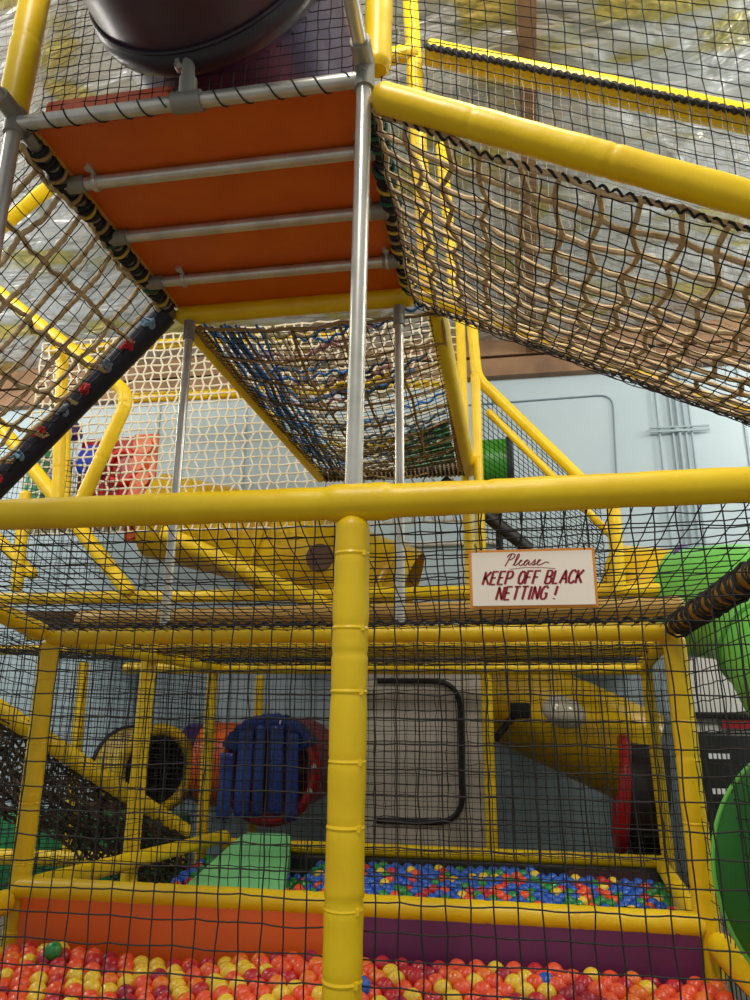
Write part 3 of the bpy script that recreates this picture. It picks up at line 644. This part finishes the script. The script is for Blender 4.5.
# ------------------------------------------------------------------ ball pits
m = MB(); m.box((-1.94, 2.985, .0), (-.60, 3.045, .735), .015); tag(link('pit_bolster', m, ORG2, origin=(-1.1, 3, 0)), 'orange padded panel behind the front ball pit', 'panel')
m = MB(); m.box((-.59, 2.985, .0), (.68, 3.045, .73), .015); tag(link('pit_bolster', m, PUR, origin=(.2, 3, 0)), 'dark purple padded panel behind the front ball pit', 'panel')
m = MB(); m.box((-1.95, 5.40, .0), (1.0, 5.45, .46), .015); tag(link('pit_bolster', m, mat('charcoal_vinyl', '#1B1B1E', .5), origin=(-.5, 5.4, 0)), 'charcoal padded panel behind the far ball pit', 'panel')
def wedge(name, lab, x0b, x1b, x0t, x1t, yb, yt, zb, zt, mt):
    mb = MB(); N = 14; pts = []
    for k in range(N+1):
        t = k/N; y = yb + (yt-yb)*t; z = zb + (zt-zb)*(t*t*(3-2*t)*.4 + t*.6)
        pts.append((x0b + (x0t-x0b)*t, x1b + (x1t-x1b)*t, y, z))
    for a, b, y, z in pts: mb.v += [V((a, y, z)), V((a+.025, y, z+.012)), V((b-.025, y, z+.012)), V((b, y, z)), V((b, y, 0)), V((a, y, 0))]
    for k in range(N):
        for q in range(6):
            c = k*6+q; d = k*6+(q+1) % 6; mb.f.append((c, c+6, d+6, d))
    mb.f.append(tuple(range(6))); mb.f.append(tuple(N*6+q for q in range(6))[::-1])
    return tag(link(name, mb, mt, origin=(x0b, yb, 0)), lab, 'wedge')
wedge('foam_wedge', 'bright green foam slide wedge dipping into the far ball pit', -1.81, -1.20, -1.81, -1.46, 4.3, 5.36, .47, .585, GRN)
wedge('foam_wedge', 'dark plum foam wedge lying in the right of the far ball pit', .28, .86, .44, .93, 4.93, 5.3, .40, .455, mat('plum_vinyl', '#3B2333', .5))

def fill(region, lab, x0, x1, y0, y1, zt, cols, seed):
    rg = random.Random(seed); mb = MB(); x = x0
    for lay in (0, 1):
        y = y0
        while y <= y1:
            x = x0
            while x <= x1:
                c = V((x + rg.uniform(-.012, .012), y + rg.uniform(-.012, .012), zt(V((x, y, 0))) - .05 - .056*lay)); n = 8
                vs = [c + V((0, 0, .0325))] + [c + V((math.cos(2*PI*k/n)*math.sin(t), math.sin(2*PI*k/n)*math.sin(t), math.cos(t)))*.0325 for t in (.6, 1.2, 1.9, 2.5) for k in range(n)] + [c - V((0, 0, .0325))]
                fs = [(0, 1+k, 1+(k+1) % n) for k in range(n)] + [(1+r*n+k, 1+(r+1)*n+k, 1+(r+1)*n+(k+1) % n, 1+r*n+(k+1) % n) for r in range(3) for k in range(n)] + [(33, 25+(k+1) % n, 25+k) for k in range(n)]
                mb.add(vs, fs); x += .067
            y += .062
    o = link('pit_balls', mb, cols, origin=(x0, y0, 0)); tag(o, lab, 'balls', kind='stuff')
def ballmesh(name, m, sub):
    import bmesh
    bm = bmesh.new(); bmesh.ops.create_uvsphere(bm, u_segments=sub, v_segments=sub//2+2, radius=.0325)
    for v in bm.verts:                      # moulding seam round the middle
        if abs(v.co.z) < .0015: v.co *= 1.012
    me = bpy.data.meshes.new(name); bm.to_mesh(me); bm.free(); me.materials.append(m)
    me.polygons.foreach_set('use_smooth', [True]*len(me.polygons)); return me
BC = {'red': '#C42632', 'orange': '#F0562A', 'yellow': '#F2CC3A', 'blue': '#2560C6', 'green': '#278A44', 'coral': '#F25C36', 'crimson': '#A8203A', 'amber': '#F07A2C'}
BM = {k: ballmesh('ball_'+k, mat('ball_'+k, c, .28, 0, 0, spec=.5, coat=.2), 20) for k, c in BC.items()}
for k in BM:
    b = BM[k].materials[0].node_tree.nodes['Principled BSDF']; b.inputs['Subsurface Weight'].default_value = .15; b.inputs['Subsurface Radius'].default_value = (.02, .012, .008)
def relax(P, d, zf, it=14):
    for _ in range(it):
        cell = {}
        for i, p in enumerate(P): cell.setdefault((int(p.x//d), int(p.y//d)), []).append(i)
        for i, p in enumerate(P):
            cx, cy = int(p.x//d), int(p.y//d)
            for dx in (-1, 0, 1):
                for dy in (-1, 0, 1):
                    for j in cell.get((cx+dx, cy+dy), ()):
                        if j > i:
                            v = P[j]-p; L = v.length
                            if 1e-6 < L < d:
                                v = v*((d-L)/L*.5); p -= v; P[j] += v
        for p in P: p.z += (zf(p) - p.z)*.12
    return P
def balls(region, where, x0, x1, y0, y1, zf, weights, spacing, seed, bumps, names, skip=None):
    rg = random.Random(seed); P = []; y = y0; row = 0
    while y <= y1:
        x = x0 + (spacing/2 if row % 2 else 0)
        while x <= x1:
            p = V((x + rg.uniform(-.014, .014), y + rg.uniform(-.012, .012), 0)); p.z = zf(p) + rg.uniform(-bumps, bumps)
            if not (skip and skip(p)): P.append(p)
            x += spacing
        y += spacing*.866; row += 1
    relax(P, .0648, zf)
    for p in P:
        p.x = min(max(p.x, x0), x1); p.y = min(max(p.y, y0-.03), y1)
        c = rg.choices(list(weights), list(weights.values()))[0]
        cn = {'coral': 'orange', 'amber': 'orange', 'crimson': 'red'}.get(c, c)
        o = bpy.data.objects.new(cn + '_ball', BM[c]); COL.objects.link(o); o.location = p
        o.rotation_euler = (rg.uniform(0, 6), rg.uniform(0, 6), rg.uniform(0, 6))
        side = ''
        lab = names(cn, p); tag(o, lab, 'ball', '%s balls in the %s' % (cn, region))
    return P
def zfront(p): return .572 + .022*math.sin(p.x*3.1+2.6) + .012*math.sin(p.x*7.3+1) - .02*max(0, min(1, -p.x-1.2)) - .10*max(0, 2.8-p.y) + .035*max(0, min(1, (p.x-.05)/.35))
def nfront(c, p): return '%s plastic ball in the front pit before the %s panel' % (c, 'orange' if p.x < -.60 else 'purple')
balls('front pit', 'front', -1.92, .70, 2.50, 2.945, zfront, {'orange': 3, 'coral': 4, 'amber': 2, 'yellow': 4, 'red': 2.2, 'crimson': 2}, .066, 11, .03, nfront)
for (x, y, z, c, lab) in ((-1.66, 2.80, .60, 'green', 'lone dark green plastic ball among orange balls at the left of the front pit'),
                          (-.47, 2.66, .60, 'blue', 'lone blue plastic ball in the front pit left of the centre post'),
                          (.13, 2.80, .60, 'blue', 'lone blue plastic ball in the front pit before the purple panel')):
    o = bpy.data.objects.new(c + '_ball', BM[c]); COL.objects.link(o); o.location = (x, y, z); tag(o, lab, 'ball')
def zback(p): return .445 + .11*(p.y-4.38) + .006*math.sin(p.x*6) + .012*max(-1, min(1, p.x*.7))
def inw(p):
    return (-1.84 < p.x < -1.17) or (.20 < p.x < .95 and 4.84 < p.y < 5.3)
def nback(c, p):
    w = 'left of the green foam wedge' if p.x < -1.6 else 'just right of the green wedge' if p.x < -.65 else 'before the grey panel' if p.x < -.05 else 'at the right end'
    return '%s plastic ball in the far pit %s' % (c, w)
def ballmix(name, cs):
    m_ = bpy.data.materials.new(name); m_.use_nodes = True; nt = m_.node_tree
    g = nt.nodes.new('ShaderNodeNewGeometry'); r = nt.nodes.new('ShaderNodeValToRGB'); r.color_ramp.interpolation = 'CONSTANT'
    r.color_ramp.elements[0].color = lin(cs[0]); r.color_ramp.elements[1].position = 1/len(cs); r.color_ramp.elements[1].color = lin(cs[1])
    for i, c in enumerate(cs[2:]): r.color_ramp.elements.new((i+2)/len(cs)).color = lin(c)
    nt.links.new(g.outputs['Random Per Island'], r.inputs['Fac']); b = nt.nodes['Principled BSDF']; nt.links.new(r.outputs['Color'], b.inputs['Base Color']); b.inputs['Roughness'].default_value = .3
    return m_
fill('front pit', 'red, orange and yellow plastic balls lying deeper in the front pit', -1.90, .68, 2.1, 2.93, zfront, ballmix('ball_mix_warm', ['#C22438', '#F0562A', '#F2CC3A', '#F2553F']), 4)
fill('far pit', 'blue and green plastic balls lying deeper in the far pit', -1.88, .88, 3.6, 4.88, zback, ballmix('ball_mix_cool', ['#1B4DB8', '#1E7A38', '#1B4DB8', '#F0562A']), 5)
balls('far pit', 'far', -1.92, .90, 4.38, 4.93, zback, {'blue': 6, 'green': 3, 'orange': 1.2, 'red': .8, 'yellow': 1.1}, .068, 12, .026, nback, inw)

# ------------------------------------------------------------------ crawl tubes, grey panel, slides at the back
ct = thing('crawl_tube', 'blue and red crawl tube with a blue strip curtain over its mouth', 'tube', (-1.82, 6.0, .5))
m = MB(); m.shell(resample([(-1.82, 5.95, .965), (-1.82, 6.9, .965)], .2), .385, .02, 48); link('tube_wall', m, RED, ct)
m = MB(); m.torus((-1.82, 5.94, .965), (0, 1, 0), .375, .036, 56, 10); m.torus((-1.82, 5.96, .965), (0, 1, 0), .41, .014, 56, 8); rm = link('red_rim', m, RED, ct)
m = MB(); m.tube([(-1.82, 6.3, .965), (-1.82, 6.33, .965)], .36, 40); link('inner_back_cap', m, mat('dark_red_vinyl', '#7A1218', .5), ct)  # added dark red disc capping the tube so the wall behind stays hidden
for a in (.1, 1.3, 2.5, 3.7, 5.9):
    p = V((-1.82 + .385*math.cos(a), 5.90, .965 + .385*math.sin(a))); m = MB(); m.tube([p, p - V((0, .012, 0))], .02, 12); link('bolt', m, WPLA, rm)
m = MB()
for i in range(2):
    arc = []
    for k in range(25):
        an = PI*(.16 + .70*k/24); R1 = .30; R2 = .425 + .012*(k % 2)
        arc.append((an, R1, R2))
    if i == 0:
        b = len(m.v)
        for an, R1, R2 in arc:
            for R_, y in ((R1, 5.885), (R2, 5.885), (R2+.005, 6.05)): m.v.append(V((-1.82 + R_*math.cos(an), y + .006*math.sin(an*30), .965 + R_*math.sin(an))))
        for k in range(24):
            for q in range(2): m.f.append((b+k*3+q, b+k*3+q+1, b+(k+1)*3+q+1, b+(k+1)*3+q))
o = link('curtain_header', m, BLU, ct); sd = o.modifiers.new('t', 'SOLIDIFY'); sd.thickness = .01
for k, (x, w, zb) in enumerate(((-.335, .11, .70), (-.185, .125, .69), (-.06, .085, .68), (.075, .115, .66), (.21, .10, .70))):
    m = MB(); zt = .965 + math.sqrt(max(.004, .36**2 - x*x)); N = 14; zb = .965 - (zb - .34)
    for j in range(N+1):
        t = j/N; z = zt + (zb-zt)*t; y = 5.875 + .012*math.sin(t*5+k)
        m.v += [V((-1.82 + x - w/2, y, z)), V((-1.82 + x, y - .008, z)), V((-1.82 + x + w/2, y, z))]
    for j in range(N):
        for q in range(2): m.f.append((j*3+q, j*3+q+1, (j+1)*3+q+1, (j+1)*3+q))
    o = link('curtain_strip', m, BLU, ct); sd = o.modifiers.new('t', 'SOLIDIFY'); sd.thickness = .006
ot = thing('crawl_tube', 'orange crawl tube section left of the blue curtained mouth', 'tube', (-2.35, 6.6, .5))
m = MB(); m.shell(resample([(-2.62, 6.62, .95), (-2.05, 6.62, .95)], .1), .36, .02, 44); link('tube_wall', m, mat('orange_tube', '#EE6A1E', .35), ot)
for x in (-2.2,): m = MB(); m.torus((x, 6.62, .95), (1, 0, 0), .37, .02, 44, 8); link('joint_flange', m, mat('orange_tube', '#EE6A1E'), ot)
pt = thing('crawl_tube', 'violet crawl tube between the yellow ring and the orange section', 'tube', (-2.9, 7.12, .5))
m = MB(); m.shell(resample([(-3.0, 7.12, .93), (-2.72, 7.12, .93)], .1), .35, .02, 44); link('tube_wall', m, VIO, pt)
m = MB(); m.torus((-2.74, 7.12, .93), (1, 0, 0), .36, .022, 44, 8); link('joint_flange', m, VIO, pt)
rt = thing('crawl_tube', 'yellow ringed tube mouth with dark inside at the left', 'tube', (-3.1, 6.3, .5))
ax = V((.80, -.60, 0)); c0 = V((-2.93, 6.25, .92))
m = MB(); m.torus(c0, ax, .335, .05, 52, 10, sx=1.1); link('yellow_ring', m, YEL, rt)
m = MB(); m.shell([c0 - ax*.02, c0 - ax*.25, c0 - ax*.5], .335, .02, 44); link('tube_wall', m, YPL, rt)
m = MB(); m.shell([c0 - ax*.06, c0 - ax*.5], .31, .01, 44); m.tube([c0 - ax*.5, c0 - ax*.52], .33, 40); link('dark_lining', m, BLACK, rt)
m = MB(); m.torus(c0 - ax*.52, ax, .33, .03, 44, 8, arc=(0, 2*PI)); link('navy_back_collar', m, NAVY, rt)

gp = thing('grey_panel', 'light grey moulded panel with black rounded stripe behind the far pit', 'panel', (-.58, 5.72, 0))
m = MB(); m.box((-1.14, 5.66, .0), (-.105, 5.74, 1.95), .03); link('board', m, GPAN, gp)
m = MB()
pts = resample([(-.895, 5.652, 1.655), (-.265, 5.652, 1.655), (-.265, 5.652, .66), (-.895, 5.652, .66)], .03, .21)
m.tube(pts, .021, 10); link('black_stripe', m, BLACK, gp)
# yellow tube slide on the right
ysl = thing('yellow_tube_slide', 'yellow tube slide with clear dome and red flange at right', 'tube slide', (.4, 6.3, .4))
pts = resample([(-.62, 6.5, 1.78), (-.1, 6.5, 1.64), (.55, 6.5, 1.345), (1.18, 6.5, 1.06)], .08, .25)
m = MB(); m.shell(pts, .39, .02, 48); tb = link('tube_wall', m, YPL, ysl)
m = MB(); m.torus(pts[7], (pts[8]-pts[7]).normalized(), .395, .02, 48, 8); link('joint_flange', m, YPL, ysl)
m = MB(); dc = V((.53, 6.135, 1.44)); nrm = V((.12, -.94, .32)).normalized(); uu = V((1, 0, -.35)).normalized(); ww = nrm.cross(uu)
N = 10
for i in range(N+1):
    a = PI/2*i/N
    for k in range(28):
        q = 2*PI*k/28; m.v.append(dc + (uu*math.cos(q)*.20 + ww*math.sin(q)*.13)*math.cos(a) + nrm*(.09*math.sin(a) - .03))
for i in range(N):
    for k in range(28): m.f.append((i*28+k, i*28+(k+1) % 28, (i+1)*28+(k+1) % 28, (i+1)*28+k))
link('bubble_window', m, CLEAR, ysl)
rf = thing('tube_mouth', 'black tube mouth with upright red flange beside the yellow slide', 'tube', (1.0, 5.95, .4))
fx = V((.985, -.10, -.12)).normalized(); fc = V((.90, 5.98, .855))
m = MB(); m.torus(fc, fx, .385, .045, 56, 10, sx=1.0); link('red_flange', m, RED, rf)
m = MB(); m.shell([fc + fx*.03, fc + fx*.15, fc + fx*.30], .37, .02, 44); m.tube([fc + fx*.27, fc + fx*.29], .36, 40); link('black_body', m, mat('black_plum_plastic', '#1D1419', .4), rf)
m = MB(); m.box((.95, 5.7, .0), (1.15, 6.25, .50), .03); link('base', m, BLACK, rf)
m = MB(); m.tube(resample([(-.02, 5.98, 1.22), (.15, 5.98, 1.42)], .1), .028, 12); m.box((.11, 5.93, 1.38), (.26, 6.0, 1.50), .012); link('support_arm', m, BLACK, ysl)

# green disc near the right edge
gd = thing('green_disc', 'large green plastic disc cut off by the right edge', 'disc', (1.06, 2.6, .6))
m = MB(); nn = V((-.10, -1, .02)).normalized(); c = V((1.03, 2.62, .985)); uu = V((0, 0, 1)).cross(nn).normalized(); ww = nn.cross(uu)
N = 72; rings = ((.0, .012), (.30, .016), (.345, .012), (.362, .0), (.345, -.012), (.0, -.012)); b = len(m.v)
for R_, h in rings:
    for k in range(N): q = 2*PI*k/N; m.v.append(c + (uu*math.cos(q)*R_*1.02 + ww*math.sin(q)*R_*1.12) + nn*h)
for i in range(len(rings)-1):
    for k in range(N): m.f.append((i*N+k, (i+1)*N+k, (i+1)*N+(k+1) % N, i*N+(k+1) % N))
link('plate', m, GRNP, gd)
m = MB(); m.v = []; P = [c + (uu*math.cos(2*PI*k/N)*.362*1.02 + ww*math.sin(2*PI*k/N)*.362*1.12) for k in range(N+1)]; m.tube(P, .007, 8); link('edge_bead', m, LGRN, gd)
m = MB(); m.tube([(1.10, 2.66, .0), (1.10, 2.66, .95)], .03, 14); link('stand', m, BLACK, gd)

# arcade cabinets beyond the right side
def cabinet(x, y, lab, first):
    t = thing('arcade_cabinet', lab, 'arcade machine', (x, y, 0))
    m = MB(); m.box((x-.34, y, .0), (x+.34, y+.6, 1.28), .03); link('black_body', m, mat('black_laminate', '#141315', .4), t)
    m = MB(); m.prism([(x-.33, y+.02, 1.28), (x-.33, y+.55, 1.28), (x-.33, y+.55, 1.92), (x-.33, y+.22, 1.92), (x-.33, y+.05, 1.42)], (.66, 0, 0)); link('grey_hood', m, WPLA, t, smooth=False)
    m = MB(); m.box((x-.36, y-.03, 1.385), (x+.36, y+.05, 1.435), .01); link('black_bar', m, BLACK, t)
    for z in (1.08, .82, .13):
        m = MB()
        for k in range(5): m.box((x-.25+.035*k, y-.012, z), (x-.225+.035*k, y+.004, z+.04))
        link('white_vent', m, LIT, t)
    if first:
        m = MB(); m.box((x-.12, y-.008, 1.31), (x+.30, y+.01, 1.375)); link('red_plate', m, RED, t, smooth=False)
    return t
cabinet(1.9, 6.4, 'grey hooded black arcade cabinet with red plate at the right', True)
cabinet(2.68, 6.45, 'second arcade cabinet partly behind the green slide at the right', False)

# ------------------------------------------------------------------ light
def lamp(name, loc, power, r=.3, col=(1, .95, .87)):
    l = bpy.data.lights.new(name, 'POINT'); l.energy = power; l.shadow_soft_size = r; l.color = col
    o = bpy.data.objects.new(name, l); COL.objects.link(o); o.location = loc; return o
lamp('high_bay_lamp', (-.6, -.9, 6.0), 620, .5)
lamp('high_bay_lamp', (.6, 1.7, 5.8), 165, .35)
lamp('high_bay_lamp', (3.8, 2.6, 5.2), 320, .4)
lamp('high_bay_lamp', (-4.8, 2.6, 5.3), 280, .4)
lamp('high_bay_lamp', (4.2, 6.3, 4.9), 170, .4)
lamp('high_bay_lamp', (-6.6, 5.4, 5.0), 170, .4)
w = bpy.data.worlds.new('world'); bpy.context.scene.world = w; w.use_nodes = True
w.node_tree.nodes['Background'].inputs['Color'].default_value = (.95, .97, 1, 1); w.node_tree.nodes['Background'].inputs['Strength'].default_value = .44

# ------------------------------------------------------------------ camera
cd = bpy.data.cameras.new('camera'); cam = bpy.data.objects.new('camera', cd); COL.objects.link(cam)
cd.sensor_fit = 'VERTICAL'; cd.sensor_height = 24; cd.lens = 24*720/1000; cd.clip_start = .05
yaw, pit, roll = (math.radians(a) for a in (9.27, 15.65, .34))
fw0 = V((-math.sin(yaw), math.cos(yaw), 0)); r0 = V((math.cos(yaw), math.sin(yaw), 0))
fw = fw0*math.cos(pit) + V((0, 0, 1))*math.sin(pit); up = -fw0*math.sin(pit) + V((0, 0, 1))*math.cos(pit)
r2 = r0*math.cos(roll) + up*math.sin(roll); u2 = -r0*math.sin(roll) + up*math.cos(roll)
M = Matrix((r2, u2, -fw)).transposed().to_4x4(); M.translation = V((0, 0, 1.5)); cam.matrix_world = M
sc = bpy.context.scene; sc.camera = cam
sc.view_settings.view_transform = 'Standard'; sc.view_settings.look = 'None'; sc.view_settings.gamma = 1; sc.view_settings.use_curve_mapping = False
sc.view_settings.exposure = 0
for o in COL.objects:
    if '_o' in o: del o['_o']
